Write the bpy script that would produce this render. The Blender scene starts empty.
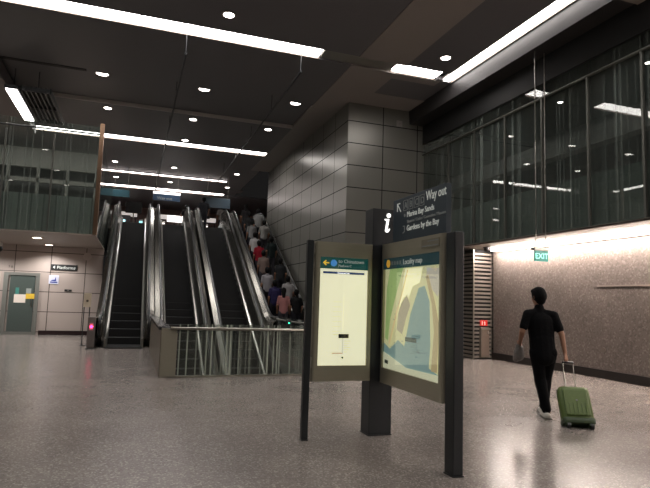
import bpy, bmesh, math, random
from mathutils import Vector, Matrix
random.seed(7)
S = bpy.context.scene
COL = S.collection
PI = math.pi
rad = math.radians

# ------------------------------------------------------------------ camera
F_PX, PITCH, ROLL, YAW, EYE = 550.38, rad(5.8806), rad(1.8112), rad(19.0667), 1.5
fw = Vector((math.sin(YAW)*math.cos(PITCH), math.cos(YAW)*math.cos(PITCH), math.sin(PITCH)))
rt0 = Vector((math.cos(YAW), -math.sin(YAW), 0)); up0 = rt0.cross(fw)
rt = rt0*math.cos(ROLL)+up0*math.sin(ROLL); up = -rt0*math.sin(ROLL)+up0*math.cos(ROLL)
cam_d = bpy.data.cameras.new('camera'); cam = bpy.data.objects.new('camera', cam_d); COL.objects.link(cam)
cam_d.sensor_width = 36; cam_d.lens = 36*F_PX/650; cam_d.clip_end = 200; cam_d.clip_start = .05
m = Matrix((rt, up, -fw)).transposed().to_4x4(); m.translation = Vector((0, 0, EYE))
cam.matrix_world = m
S.camera = cam

# ------------------------------------------------------------------ world, exposure
w = bpy.data.worlds.new('world'); S.world = w; w.use_nodes = True
w.node_tree.nodes['Background'].inputs[0].default_value = (.5, .47, .46, 1)
w.node_tree.nodes['Background'].inputs[1].default_value = .02
S.view_settings.view_transform = 'Standard'; S.view_settings.look = 'None'
S.view_settings.exposure = 0.0; S.view_settings.gamma = 1; S.view_settings.use_curve_mapping = False
COVE = 13.0      # strength of the ceiling light coves
SPOT_W = 175.0    # watts of each ceiling downlight
WALLWASH = 80.0  # strength of the strip above the stone wall

# ------------------------------------------------------------------ materials
def lin(c): return tuple(((v/255)/12.92 if v/255 <= .04045 else ((v/255+.055)/1.055)**2.4) for v in c)
def new_mat(name):
    mt = bpy.data.materials.new(name); mt.use_nodes = True
    nt = mt.node_tree; return mt, nt, nt.nodes['Principled BSDF'], nt.nodes.new, nt.links.new
def pm(name, col, rough=.5, metal=0., emit=0., ecol=None, bump=0., bscale=40., vary=0., spec=.5, stretch=(1,1,1)):
    mt, nt, b, N, L = new_mat(name)
    c = lin(col)
    b.inputs['Base Color'].default_value = (*c, 1); b.inputs['Roughness'].default_value = rough
    b.inputs['Metallic'].default_value = metal; b.inputs['Specular IOR Level'].default_value = .15 if 'cloth' in name or 'trouser' in name or 'shirt' in name else spec
    tc = N('ShaderNodeTexCoord'); mp = N('ShaderNodeMapping'); mp.inputs['Scale'].default_value = stretch
    L(tc.outputs['Object'], mp.inputs[0])
    nz = N('ShaderNodeTexNoise'); nz.inputs['Scale'].default_value = bscale; nz.inputs['Detail'].default_value = 3
    L(mp.outputs[0], nz.inputs['Vector'])
    v = max(vary, .03)
    r = N('ShaderNodeValToRGB'); r.color_ramp.elements[0].position = .3; r.color_ramp.elements[1].position = .7
    r.color_ramp.elements[0].color = (*[x*(1-v) for x in c], 1); r.color_ramp.elements[1].color = (*[min(1, x*(1+v)) for x in c], 1)
    L(nz.outputs[0], r.inputs[0]); L(r.outputs[0], b.inputs['Base Color'])
    if bump:
        bp = N('ShaderNodeBump'); bp.inputs['Strength'].default_value = bump; bp.inputs['Distance'].default_value = .02
        L(nz.outputs[0], bp.inputs['Height']); L(bp.outputs[0], b.inputs['Normal'])
    if emit:
        b.inputs['Emission Color'].default_value = (*lin(ecol or col), 1); b.inputs['Emission Strength'].default_value = emit
    return mt
def math_node(nt, op, a, b=None, c=None):
    n = nt.nodes.new('ShaderNodeMath'); n.operation = op
    for i, v in enumerate((a, b, c)):
        if v is None: continue
        if hasattr(v, 'links'): nt.links.new(v, n.inputs[i])
        else: n.inputs[i].default_value = v
    return n.outputs[0]
def panel_mat(name, col, jcol, rough, metal, axes, bump=.0, vary=.06, jw=.012, wob=2.):
    """flat cladding panels with dark joints; axes = [(axis 0/1/2, pitch, offset), ...] in scene metres"""
    mt, nt, b, N, L = new_mat(name)
    tc = N('ShaderNodeTexCoord'); sp = N('ShaderNodeSeparateXYZ'); L(tc.outputs['Object'], sp.inputs[0])
    line = None; cell = None
    for ax, pitch, off in axes:
        s = math_node(nt, 'DIVIDE', math_node(nt, 'SUBTRACT', sp.outputs[ax], off), pitch)
        fr = math_node(nt, 'FRACT', s)
        d = math_node(nt, 'ABSOLUTE', math_node(nt, 'SUBTRACT', fr, .5))
        l = math_node(nt, 'GREATER_THAN', d, .5-jw/pitch)
        line = l if line is None else math_node(nt, 'MAXIMUM', line, l)
        fl = math_node(nt, 'MULTIPLY', math_node(nt, 'FLOOR', s), 7.31+ax*3.17)
        cell = fl if cell is None else math_node(nt, 'ADD', cell, fl)
    wn = N('ShaderNodeTexWhiteNoise'); wn.noise_dimensions = '1D'; L(cell, wn.inputs['W'])
    nz = N('ShaderNodeTexNoise'); nz.inputs['Scale'].default_value = wob; L(tc.outputs['Object'], nz.inputs['Vector'])
    mixv = math_node(nt, 'ADD', math_node(nt, 'MULTIPLY', wn.outputs[0], vary), math_node(nt, 'MULTIPLY', nz.outputs[0], vary))
    c = lin(col)
    hs = N('ShaderNodeMix'); hs.data_type = 'RGBA'; hs.inputs[6].default_value = (*[x*(1-vary) for x in c], 1)
    hs.inputs[7].default_value = (*[min(1, x*(1+3*vary)) for x in c], 1); L(mixv, hs.inputs[0])
    mj = N('ShaderNodeMix'); mj.data_type = 'RGBA'; L(line, mj.inputs[0]); L(hs.outputs[2], mj.inputs[6]); mj.inputs[7].default_value = (*lin(jcol), 1)
    L(mj.outputs[2], b.inputs['Base Color'])
    b.inputs['Metallic'].default_value = metal
    L(math_node(nt, 'ADD', rough, math_node(nt, 'MULTIPLY', line, .5)), b.inputs['Roughness'])
    if bump:
        bp = N('ShaderNodeBump'); bp.inputs['Strength'].default_value = bump; bp.inputs['Distance'].default_value = .03
        L(nz.outputs[0], bp.inputs['Height']); L(bp.outputs[0], b.inputs['Normal'])
    return mt
def terrazzo(name, base, dark, light, rough, sc, bump=0., seam=None):
    mt, nt, b, N, L = new_mat(name)
    tc = N('ShaderNodeTexCoord')
    vo = N('ShaderNodeTexVoronoi'); vo.inputs['Scale'].default_value = sc; L(tc.outputs['Object'], vo.inputs['Vector'])
    wn = N('ShaderNodeTexWhiteNoise'); L(vo.outputs['Color'], wn.inputs['Vector'])
    r = N('ShaderNodeValToRGB'); r.color_ramp.interpolation = 'CONSTANT'
    e = r.color_ramp.elements; e[0].position = 0; e[0].color = (*lin(dark), 1); e[1].position = .25; e[1].color = (*lin(base), 1)
    x = e.new(.86); x.color = (*lin(light), 1)
    L(wn.outputs[0], r.inputs[0])
    nz = N('ShaderNodeTexNoise'); nz.inputs['Scale'].default_value = 1.3; nz.inputs['Detail'].default_value = 4; L(tc.outputs['Object'], nz.inputs['Vector'])
    mx = N('ShaderNodeMix'); mx.data_type = 'RGBA'; mx.blend_type = 'MULTIPLY'; mx.inputs[0].default_value = 1
    rr = N('ShaderNodeValToRGB'); rr.color_ramp.elements[0].position = .3; rr.color_ramp.elements[0].color = (.8, .8, .8, 1); rr.color_ramp.elements[1].position = .7
    b.inputs['Specular IOR Level'].default_value = .38
    L(nz.outputs[0], rr.inputs[0]); L(r.outputs[0], mx.inputs[6]); L(rr.outputs[0], mx.inputs[7]); L(mx.outputs[2], b.inputs['Base Color'])
    L(math_node(nt, 'ADD', rough-.04, math_node(nt, 'MULTIPLY', nz.outputs[0], .08)), b.inputs['Roughness'])
    if bump:
        bp = N('ShaderNodeBump'); bp.inputs['Strength'].default_value = bump; bp.inputs['Distance'].default_value = .004
        L(wn.outputs[0], bp.inputs['Height']); L(bp.outputs[0], b.inputs['Normal'])
    return mt
def frit_glass(name, axis, tint=(132, 140, 134), dens=.55, line_alpha=.36, base_alpha=.075, freq=26., trans=(.86, .9, .88)):
    """clear glass printed with irregular thin upright lines"""
    mt, nt, b, N, L = new_mat(name)
    nt.nodes.remove(b); out = nt.nodes['Material Output']
    tc = N('ShaderNodeTexCoord'); sp = N('ShaderNodeSeparateXYZ'); L(tc.outputs['Object'], sp.inputs[0])
    u = math_node(nt, 'FLOOR', math_node(nt, 'MULTIPLY', sp.outputs[axis], freq))
    wn = N('ShaderNodeTexWhiteNoise'); wn.noise_dimensions = '1D'; L(u, wn.inputs['W'])
    ln = math_node(nt, 'GREATER_THAN', wn.outputs[0], 1-dens)
    amt = math_node(nt, 'MULTIPLY', ln, math_node(nt, 'POWER', wn.outputs[0], 6.))
    al = math_node(nt, 'ADD', base_alpha, math_node(nt, 'MULTIPLY', amt, line_alpha))
    tr = N('ShaderNodeBsdfTransparent'); tr.inputs[0].default_value = (*trans, 1)
    df = N('ShaderNodeBsdfDiffuse'); df.inputs[0].default_value = (*lin(tint), 1)
    gl = N('ShaderNodeBsdfGlossy'); gl.inputs['Roughness'].default_value = .02
    m1 = N('ShaderNodeMixShader'); L(al, m1.inputs[0]); L(tr.outputs[0], m1.inputs[1]); L(df.outputs[0], m1.inputs[2])
    lw = N('ShaderNodeLayerWeight'); lw.inputs[0].default_value = .5
    fr = math_node(nt, 'ADD', .045, math_node(nt, 'MULTIPLY', .9, math_node(nt, 'POWER', lw.outputs['Facing'], 4.5)))
    m2 = N('ShaderNodeMixShader'); L(fr, m2.inputs[0]); L(m1.outputs[0], m2.inputs[1]); L(gl.outputs[0], m2.inputs[2])
    L(m2.outputs[0], out.inputs[0]); return mt
def emit_mat(name, col, s):
    mt, nt, b, N, L = new_mat(name)
    b.inputs['Base Color'].default_value = (*lin(col), 1); b.inputs['Roughness'].default_value = .4
    b.inputs['Emission Color'].default_value = (*lin(col), 1); b.inputs['Emission Strength'].default_value = s
    return mt

M = dict(
    floor=terrazzo('polished_terrazzo', (130, 122, 116), (116, 108, 103), (160, 152, 146), 0.23, 70),
    stone=terrazzo('speckled_stone_wall', (124, 114, 108), (112, 103, 97), (142, 133, 126), .42, 32, .12),
    ceil=panel_mat('charcoal_ceiling', (104, 102, 105), (120, 118, 119), .5, 0, [(0, 1.35, .2), (1, 1.35, 11.9)], jw=.006),
    strip=pm('grey_ceiling_strip', (142, 135, 130), .55),
    black=pm('black_paint', (22, 22, 22), .6),
    bulk=pm('bulkhead_grey', (110, 104, 104), .5),
    block=panel_mat('metal_wall_panels', (126, 125, 118), (14, 14, 14), .3, .3, [(2, .7, .1), (0, 1.22, 5.97), (1, 1.22, 15.45)], bump=.05, jw=.014),
    lobby=panel_mat('beige_wall_panels', (178, 164, 156), (62, 56, 52), .4, 0, [(2, .7, .1), (0, 1.14, -2.79)], jw=.012),
    soffit=pm('beige_soffit', (150, 138, 128), .5),
    fascia=panel_mat('green_grey_fascia', (134, 140, 136), (92, 98, 94), .4, 0, [(1, .31, 0), (0, .31, 0)], vary=.2, jw=.02),
    glass_y=frit_glass('line_printed_glass_side', 1), glass_x=frit_glass('line_printed_glass_front', 0),
    glass_pit=frit_glass('line_printed_balustrade_glass', 0, tint=(170, 178, 166), dens=.5, line_alpha=1.4, base_alpha=.03, freq=42., trans=(.75, .78, .76)),
    glass_pit_y=frit_glass('line_printed_balustrade_glass_side', 1, tint=(150, 150, 138), dens=.8, line_alpha=.7, base_alpha=.35, freq=22.),
    clear=frit_glass('clear_glass', 0, dens=.0, base_alpha=.0, trans=(.98, .98, .97)),
    steel=pm('brushed_steel', (172, 168, 160), .28, .95, bump=.12, bscale=3, stretch=(1, 1, 6)),
    escsteel=pm('escalator_steel', (112, 110, 104), .26, .95, bump=.35, bscale=1.6),
    escskirt=pm('escalator_skirt_steel', (150, 148, 142), .3, .9, bump=.3, bscale=2.5),
    darkmetal=pm('dark_metal', (52, 54, 56), .45, .3),
    post=pm('charcoal_post_paint', (44, 47, 50), .4, .2),
    bronze=pm('warm_brushed_frame', (172, 166, 148), .34, .5, bump=.06, bscale=5, stretch=(1, 1, 8)),
    rubber=pm('black_rubber', (16, 16, 17), .35),
    mullion=pm('grey_mullion', (98, 98, 92), .4, .5),
    step=pm('dark_step', (10, 10, 11), .6, 0.),
    slat=pm('slat_aluminium', (140, 132, 124), .35, .5),
    navy=pm('navy_sign', (44, 58, 68), .45),
    green=emit_mat('green_lit_header', (14, 74, 70), .55),
    teal=emit_mat('teal_lit_header', (26, 62, 70), .4),
    white_emit=emit_mat('backlit_white', (246, 244, 212), .7),
    txt=emit_mat('white_lettering', (200, 204, 198), .3),
    txt_dim=emit_mat('grey_lettering', (130, 134, 132), .15),
    txt_hi=emit_mat('bright_lettering', (255, 255, 250), 1.3),
    cyan=emit_mat('cyan_lettering', (140, 255, 240), .8),
    yellow=emit_mat('yellow_mark', (235, 196, 60), .6),
    blue=emit_mat('blue_mark', (70, 140, 205), .6),
    cove=emit_mat('cove_tube', (255, 248, 244), COVE),
    cove_far=emit_mat('far_cove_tube', (255, 243, 240), COVE*.7),
    lamp=emit_mat('downlight_lamp', (255, 244, 236), 14),
    lamp_soft=emit_mat('soffit_lamp', (255, 232, 214), 9),
    wash=emit_mat('wall_wash_tube', (255, 240, 230), WALLWASH),
    skin=pm('skin', (138, 98, 76), .55), hair=pm('black_hair', (6, 5, 5), .8, bump=.3, bscale=60, spec=.15),
    blackcloth=pm('black_cloth', (6, 6, 8), .9, bump=.3, bscale=25), trouser=pm('black_trouser', (4, 4, 6), .9, bump=.3, bscale=18),
    shoe=pm('white_shoe', (205, 200, 192), .5), sole=pm('shoe_sole', (120, 116, 110), .6),
    case=pm('green_case_shell', (78, 96, 38), .42, vary=.08), casedark=pm('dark_green_trim', (42, 58, 30), .5),
    rim=pm('silver_trim', (120, 120, 114), .35, .8), bagm=pm('grey_plastic_bag', (112, 106, 102), .4, bump=.6, bscale=30),
)

# ------------------------------------------------------------------ mesh helpers
def obj(name, bm, mat, parent=None, smooth=False, loc=None):
    me = bpy.data.meshes.new(name); bm.to_mesh(me); bm.free()
    if smooth:
        for p in me.polygons: p.use_smooth = True
    me.materials.append(M[mat] if isinstance(mat, str) else mat)
    o = bpy.data.objects.new(name, me); COL.objects.link(o)
    if parent: o.parent = parent
    if loc: o.location = loc
    return o
def tag(o, label, cat, group=None, kind=None):
    o['label'] = label; o['category'] = cat
    if group: o['group'] = group
    if kind: o['kind'] = kind
    return o
def thing(name, label, cat, loc=(0, 0, 0), rz=0, group=None):
    o = bpy.data.objects.new(name, None); COL.objects.link(o); o.location = loc; o.rotation_euler = (0, 0, rz)
    o.empty_display_size = .1
    return tag(o, label, cat, group)
def struct(name, bm, mat, parent=None, smooth=False):
    o = obj(name, bm, mat, parent, smooth)
    if not parent: o['kind'] = 'structure'
    return o
def copy_tree(o, parent=None):
    c = o.copy(); COL.objects.link(c)
    if parent is not None: c.parent = parent; c.matrix_parent_inverse = o.matrix_parent_inverse.copy()
    for ch in list(o.children): copy_tree(ch, c)
    return c
def box(bm, x0, x1, y0, y1, z0, z1, bev=0., mat=None):
    vs = [bm.verts.new(v) for v in ((x0,y0,z0),(x1,y0,z0),(x1,y1,z0),(x0,y1,z0),(x0,y0,z1),(x1,y0,z1),(x1,y1,z1),(x0,y1,z1))]
    if mat is not None:
        for v in vs: v.co = mat @ v.co
    fs = [bm.faces.new([vs[i] for i in q]) for q in ((3,2,1,0),(4,5,6,7),(0,1,5,4),(1,2,6,5),(2,3,7,6),(3,0,4,7))]
    if bev:
        es = list({e for f in fs for e in f.edges})
        bmesh.ops.bevel(bm, geom=es, offset=bev, segments=2, affect='EDGES', profile=.6)
    return bm
def B(*a, **k): return box(bmesh.new(), *a, **k)
def tube(bm, pts, r, seg=10, cap=True):
    pts = [Vector(p) for p in pts]; rings = []
    rs = r if isinstance(r, (list, tuple)) else [r]*len(pts)
    prev = None
    for i, p in enumerate(pts):
        d = (pts[min(i+1, len(pts)-1)]-pts[max(i-1, 0)]).normalized()
        a = prev if prev is not None else (Vector((0,0,1)) if abs(d.z) < .9 else Vector((1,0,0)))
        u = (a-d*a.dot(d)).normalized(); v = d.cross(u); prev = u
        rings.append([bm.verts.new(p+(u*math.cos(2*PI*k/seg)+v*math.sin(2*PI*k/seg))*rs[i]) for k in range(seg)])
    for a, b in zip(rings, rings[1:]):
        for k in range(seg): bm.faces.new((a[k], a[(k+1)%seg], b[(k+1)%seg], b[k]))
    if cap: bm.faces.new(rings[0][::-1]); bm.faces.new(rings[-1])
    return bm
def T(*a, **k): return tube(bmesh.new(), *a, **k)
def prism(bm, poly, axis, a0, a1):
    """poly: 2-D points in the two other axes (in x,y,z order); extruded along axis"""
    def mk(p, a): 
        v = list(p); v.insert(axis, a); return bm.verts.new(v)
    A = [mk(p, a0) for p in poly]; Bv = [mk(p, a1) for p in poly]; n = len(poly)
    bm.faces.new(A); bm.faces.new(Bv[::-1])
    for i in range(n): bm.faces.new((A[(i+1)%n], A[i], Bv[i], Bv[(i+1)%n]))
    bmesh.ops.recalc_face_normals(bm, faces=bm.faces[:])
    return bm
def disc(bm, c, r, h=.01, seg=24, axis=2):
    poly = [(r*math.cos(2*PI*k/seg), r*math.sin(2*PI*k/seg)) for k in range(seg)]
    c = list(c); ca = c.pop(axis)
    return prism(bm, [(c[0]+p[0], c[1]+p[1]) for p in poly], axis, ca, ca+h)
def text(name, s, size, mat, parent, loc, rot, align='LEFT', sx=1.):
    cu = bpy.data.curves.new(name, 'FONT'); cu.body = s; cu.size = size; cu.extrude = .002; cu.align_x = align
    cu.resolution_u = 3; cu.materials.append(M[mat])
    tmp = bpy.data.objects.new('tmp_text', cu); COL.objects.link(tmp)
    dg = bpy.context.evaluated_depsgraph_get(); dg.update()
    me = bpy.data.meshes.new_from_object(tmp.evaluated_get(dg)); bpy.data.objects.remove(tmp)
    me.materials.clear(); me.materials.append(M[mat])
    o = bpy.data.objects.new(name, me); COL.objects.link(o); o.location = loc; o.rotation_euler = rot; o.scale = (sx, 1, 1)
    o.parent = parent; return o

# ------------------------------------------------------------------ the setting
CEIL = 7.7; MZ = 4.7; SOF = 3.15
PX0, PX1, PY0, PY1 = .6, 4.15, 10.8, 19.6       # opening in the floor for the two long escalators
XL = -9.; XR = 9.8
bm = bmesh.new()
for r in ((XL, PX0, -4, 21.75), (PX1, 13, -4, 26), (PX0, PX1, -4, PY0), (PX0, PX1, PY1, 26), (XL, PX0, 21.75, 26)):
    box(bm, r[0], r[1], r[2], r[3], -.3, 0)
struct('floor', bm, 'floor')
bm = bmesh.new()
box(bm, PX0-.15, PX0, PY0-.15, PY1, -5.5, -.3); box(bm, PX1, PX1+.15, PY0-.15, PY1, -5.5, -.3)
box(bm, PX0, PX1, PY0-.15, PY0, -5.5, -.3); box(bm, PX0, PX1, PY1, PY1+.15, -5.5, -.3)
struct('wall_opening', bm, pm('grey_pit_lining', (104, 104, 98), .4))
struct('floor_lower', B(-2, 8, 4, 21, -5.7, -5.5), 'floor')
# ceiling
bm = bmesh.new()
SL0, SL1 = 12.45, 13.0       # cross cove
box(bm, XL, 5.07, -4, SL0, CEIL, CEIL+.1)
box(bm, 6.4, 7.75, -4, SL0, CEIL, CEIL+.1)
box(bm, XL, 5.07, SL1, 16.3, CEIL, CEIL+.1)
box(bm, XL, 5.07, 16.3, 18.7, CEIL+.06, CEIL+.16)
box(bm, XL, 5.07, 18.7, 22.4, CEIL-.06, CEIL+.1)
box(bm, XL, 5.5, 23.2, 33.0, CEIL, CEIL+.1)
box(bm, XL, 13, 33.7, 41, CEIL, CEIL+.1)
box(bm, 6.4, 7.6, 13.35, 14.5, CEIL-.01, CEIL+.1)
box(bm, 7.6, 13, 12.9, 15.5, CEIL-.0, CEIL+.1)
struct('ceiling', bm, 'ceil')
bm = bmesh.new()
box(bm, 5.07, 6.4, -4, SL0, CEIL-.02, CEIL+.1); box(bm, 5.07, 6.4, SL1, 14.5, CEIL-.02, CEIL+.1); box(bm, 5.07, 8.2, 14.5, 15.5, CEIL-.02, CEIL+.1)
box(bm, 5.07, 6.0, 15.5, 26, CEIL-.02, CEIL+.1); box(bm, 6.4, 7.75, SL1+.02, 13.35, CEIL-.01, CEIL+.1)
struct('ceiling_strip', bm, 'strip')
# recesses above the coves
bm = bmesh.new()
box(bm, XL, 7.6, SL0-.1, SL1+.1, CEIL+.28, CEIL+.34); box(bm, XL, 7.6, SL0-.06, SL0, CEIL+.1, CEIL+.28); box(bm, XL, 7.6, SL1, SL1+.06, CEIL+.1, CEIL+.28)
box(bm, XL, 6, 22.3, 23.3, CEIL+.28, CEIL+.34); box(bm, XL, 6, 32.9, 33.8, CEIL+.28, CEIL+.34)
box(bm, 7.7, 8.15, -4, 13.1, CEIL+.28, CEIL+.34)
struct('ceiling_recess', bm, 'bulk')
# bulkhead and black header over the right mezzanine
bm = bmesh.new()
prism(bm, [(8.06, CEIL+.3), (8.12, 7.25), (8.7, 7.25), (8.7, CEIL+.3)], 1, -4, 15.5)
struct('trim_1', bm, pm('dark_bulkhead', (42, 40, 40), .5))
struct('trim_2', B(8.6, 8.85, -4, 15.5, 6.63, 7.25), 'black')
struct('trim_3', B(8.15, 13, 7.0, 7.38, 7.2, 7.25), 'soffit')
struct('trim_9', B(XL, 5.07, 18.66, 18.7, CEIL-.07, CEIL+.05), pm('painted_lit_edge', (190, 186, 182), .5))  # light caught on the ceiling step, painted as a paler edge
struct('trim_10', B(XL, -1.6, 16.16, 16.3, CEIL-.015, CEIL+.0), 'black')
struct('trim_8', B(XL, -3.74, 16.02, 22.3, 7.3, CEIL-.0), 'bulk')
struct('ceiling_mezzanine', B(8.7, 13, -4, 15.5, 7.26, 7.36), 'black')
# walls
struct('wall_right', B(XR, XR+.3, -4, 13.42, 0, 3.12), 'stone')
struct('baseboard_right', B(XR-.03, XR, -4, 13.42, 0, .19), pm('black_skirting', (28, 22, 20), .4))
struct('wall_far_right', B(13, 13.3, -4, 26, 0, CEIL), 'bulk')
struct('wall_block', B(6.0, 13, 15.5, 26.2, 0, CEIL), 'block')
struct('wall_back', B(XL, 13, -4.3, -4, 0, CEIL), 'block')
struct('wall_left', B(XL-.3, XL, -4, 41, 0, CEIL), 'block')
struct('wall_lobby', B(XL, -1.08, 21.7, 21.9, 0, SOF-.02), 'lobby')
struct('baseboard_lobby', B(-3.02, -1.3, 21.66, 21.7, 0, .15), pm('dark_red_skirting', (34, 16, 16), .4))
struct('wall_far', B(XL, 13, 41, 41.3, MZ, CEIL), pm('brown_far_wall', (150, 122, 116), .5, vary=.15, bscale=1))
struct('wall_under_stairs', B(-1.0, 6, 25.9, 26, 0, 4.4), 'black')
# mezzanine slabs
struct('floor_mezzanine_right', B(8.75, 13, -4, 15.5, SOF+.02, 4.2), 'soffit')
struct('ceiling_soffit_right', B(8.62, XR+.3, -4, 13.5, SOF-.03, SOF+.01), 'soffit')
struct('floor_mezzanine_left', B(XL, -1.13, 16.9, 25.9, SOF+.02, 4.2), 'soffit')
struct('ceiling_soffit_left', B(XL, -1.08, 16.78, 21.9, SOF-.03, SOF+.01), 'soffit')
struct('floor_upper', B(XL, 13, 26.2, 41, MZ-.3, MZ), 'floor')
struct('trim_4', B(8.7, 8.745, -4, 15.5, SOF+.02, 4.24), 'fascia')
struct('trim_5', B(XL, -1.1, 16.86, 16.898, SOF+.02, 4.2), 'fascia')
struct('trim_6', B(-1.128, -1.1, 16.9, 25.9, SOF+.02, 4.2), 'fascia')
# rooms behind the mezzanine glass
bm = bmesh.new()
box(bm, XL, -1.6, 24.8, 25.0, 4.2, 5.3); box(bm, XL, -1.6, 24.8, 25.0, 6.55, 7.35)
box(bm, XL, -1.6, 24.8, 24.95, 5.95, 6.12)
for i in range(7): box(bm, -1.8-i*1.1, -1.7-i*1.1, 24.8, 25.0, 5.3, 6.55)
struct('wall_mezzanine_left', bm, pm('grey_green_wall', (84, 84, 78), .6))
struct('wall_mezzanine_dark', B(XL, -1.6, 25.3, 25.4, 4.2, 7.3), 'black')
struct('trim_7', B(9.2, 9.5, -4, 15.5, 5.05, 5.45), 'bulk')

# ------------------------------------------------------------------ lights of the place
def cove_light(name, label, x0, x1, y0, y1, z, n, along, mat='cove', group=None):
    """recessed linear fitting: a steel tray with n diffusers"""
    t = thing(name, label, 'light', ((x0+x1)/2, (y0+y1)/2, z), 0, group)
    cx, cy = (x0+x1)/2, (y0+y1)/2
    a, b, c, d = x0-cx, x1-cx, y0-cy, y1-cy
    obj('tray', B(a, b, c, d, .02, .05), 'strip', t)
    bm = bmesh.new()
    if along == 0: box(bm, a, b, d-.02, d, -.05, .02)
    else: box(bm, b-.02, b, c, d, -.05, .02)
    obj('lip', bm, 'soffit', t)
    for k in range(n):
        if along == 0:
            p, q = a+(b-a)*k/n+.02, a+(b-a)*(k+1)/n-.02; obj('diffuser', B(p, q, c+.04, d-.06, -.02, .02), mat, t)
        else:
            p, q = c+(d-c)*k/n+.02, c+(d-c)*(k+1)/n-.02; obj('diffuser', B(a+.04, b-.06, p, q, -.02, .02), mat, t)
    return t
cove_light('linear_ceiling_light', 'long white linear light crossing the whole near ceiling at upper left', -8.9, 4.15, SL0, SL1, CEIL+.05, 6, 0)
cove_light('linear_ceiling_light', 'short white linear light between the grey ceiling strip and the corner', 6.2, 7.55, SL0, SL1, CEIL+.05, 1, 0)
obj_gap = cove_light('linear_ceiling_light', 'white linear light running along the bulkhead above the right mezzanine glass', 7.76, 8.06, -3.8, 12.98, CEIL+.02, 8, 1)
obj_d = tag(obj('light_trough', B(4.17, 6.18, SL0+.01, SL1-.01, CEIL+.03, CEIL+.07), 'steel'), 'unlit steel trough bridging two linear lights across the grey ceiling strip', 'light trough')
cove_light('linear_ceiling_light', 'white linear light crossing the ceiling halfway above the escalators', -8.9, 5.25, 22.4, 23.2, CEIL+.05, 7, 0)
cove_light('linear_ceiling_light', 'farthest white linear light above the upper landing', -8.9, 4.9, 33.0, 33.7, CEIL+.05, 7, 0, 'cove_far')
cove_light('linear_ceiling_light', 'thin faint linear light just before the hanging landing signs', -8, 4.4, 29.0, 29.12, CEIL-.06, 5, 0, 'cove_far')
cove_light('wall_wash_light', 'hidden linear light along the top of the speckled stone wall', 9.5, 9.76, -3.8, 13.2, SOF-.07, 9, 1, 'wash')

def downlight(label, x, y, z, r, mat, watts, group, size=1.9, rim='strip'):
    t = thing('downlight', label, 'light', (x, y, z), 0, group)
    bm = bmesh.new(); seg = 20
    for k in range(seg):
        a, b = 2*PI*k/seg, 2*PI*(k+1)/seg
        q = [((r+.05)*math.cos(a), (r+.05)*math.sin(a)), ((r+.05)*math.cos(b), (r+.05)*math.sin(b)), (r*math.cos(b), r*math.sin(b)), (r*math.cos(a), r*math.sin(a))]
        v0 = [bm.verts.new((p[0], p[1], 0)) for p in q]; v1 = [bm.verts.new((p[0], p[1], -.02)) for p in q]
        bm.faces.new(v1[::-1]); bm.faces.new((v0[0], v0[1], v1[1], v1[0])); bm.faces.new((v0[2], v0[3], v1[3], v1[2]))
    obj('rim', bm, rim, t)
    obj('lamp', disc(bmesh.new(), (0, 0, -.018), r, .012), mat, t)
    if watts:
        ld = bpy.data.lights.new('downlight_beam', 'SPOT'); ld.energy = watts; ld.spot_size = size; ld.spot_blend = .6; ld.shadow_soft_size = .08
        ld.color = (1, .975, .95)
        lo = bpy.data.objects.new('downlight_beam', ld); COL.objects.link(lo); lo.parent = t; lo.location = (0, 0, -.05)
    return t
rows = [(11.65, CEIL, 'nearest row before the first linear light', ((-4.0, 'far left'), (1.62, 'middle'), (7.09, 'right end'))),
        (16.45, CEIL+.06, 'row just beyond the first linear light', ((-1.2, 'left'), (1.67, 'middle'), (4.54, 'right'))),
        (19.15, CEIL-.06, 'second row beyond the first linear light', ((-4.0, 'far left'), (-1.15, 'left'), (1.62, 'middle'), (4.29, 'right'))),
        (21.9, CEIL-.06, 'row just before the halfway linear light', ((1.59, 'middle'),)),
        (27.2, CEIL, 'row beyond the halfway linear light', ((-1.15, 'left'), (1.54, 'middle'), (4.6, 'right'))),
        (30.8, CEIL, 'row over the upper landing', ((-1.2, 'left'), (1.57, 'middle'), (4.7, 'right')))]
for y, z, rn, xs in rows:
    for x, pn in xs:
        downlight('round ceiling downlight, %s of the %s' % (pn, rn.replace('the first linear light', 'first linear light')), x, y, z, .12 if y != 16.45 else .16, 'lamp', SPOT_W, 'main ceiling downlights')
for y in (-1, 3., 7.3):          # the same grid goes on over the viewer's head
    for x in (-6.8, -4., -1.2, 1.6, 4.5, 7.1):
        downlight('round ceiling downlight over the near hall', x, y, CEIL, .12, 'lamp', SPOT_W*.8, 'near hall downlights')
downlight('nearer round downlight in the beige soffit above the glass door', -2.8, 18.37, SOF-.03, .13, 'lamp_soft', 240, 'lobby soffit downlights', 2.6, 'soffit')
downlight('farther round downlight in the beige soffit above the platform sign', -2.8, 20.9, SOF-.03, .12, 'lamp_soft', 180, 'lobby soffit downlights', 2.6, 'soffit')
downlight('soffit downlight beyond the left edge of the lobby', -4.6, 20.4, SOF-.03, .12, 'lamp_soft', 240, 'lobby soffit downlights', 2.6, 'soffit')
for i, (x, y) in enumerate(((11, 9.2), (11, 12.0), (10.6, 6.5))):
    downlight('small downlight in the dark ceiling of the right mezzanine', x, y, 7.26, .07, 'lamp', 5, 'right mezzanine downlights', rim='black')
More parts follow.
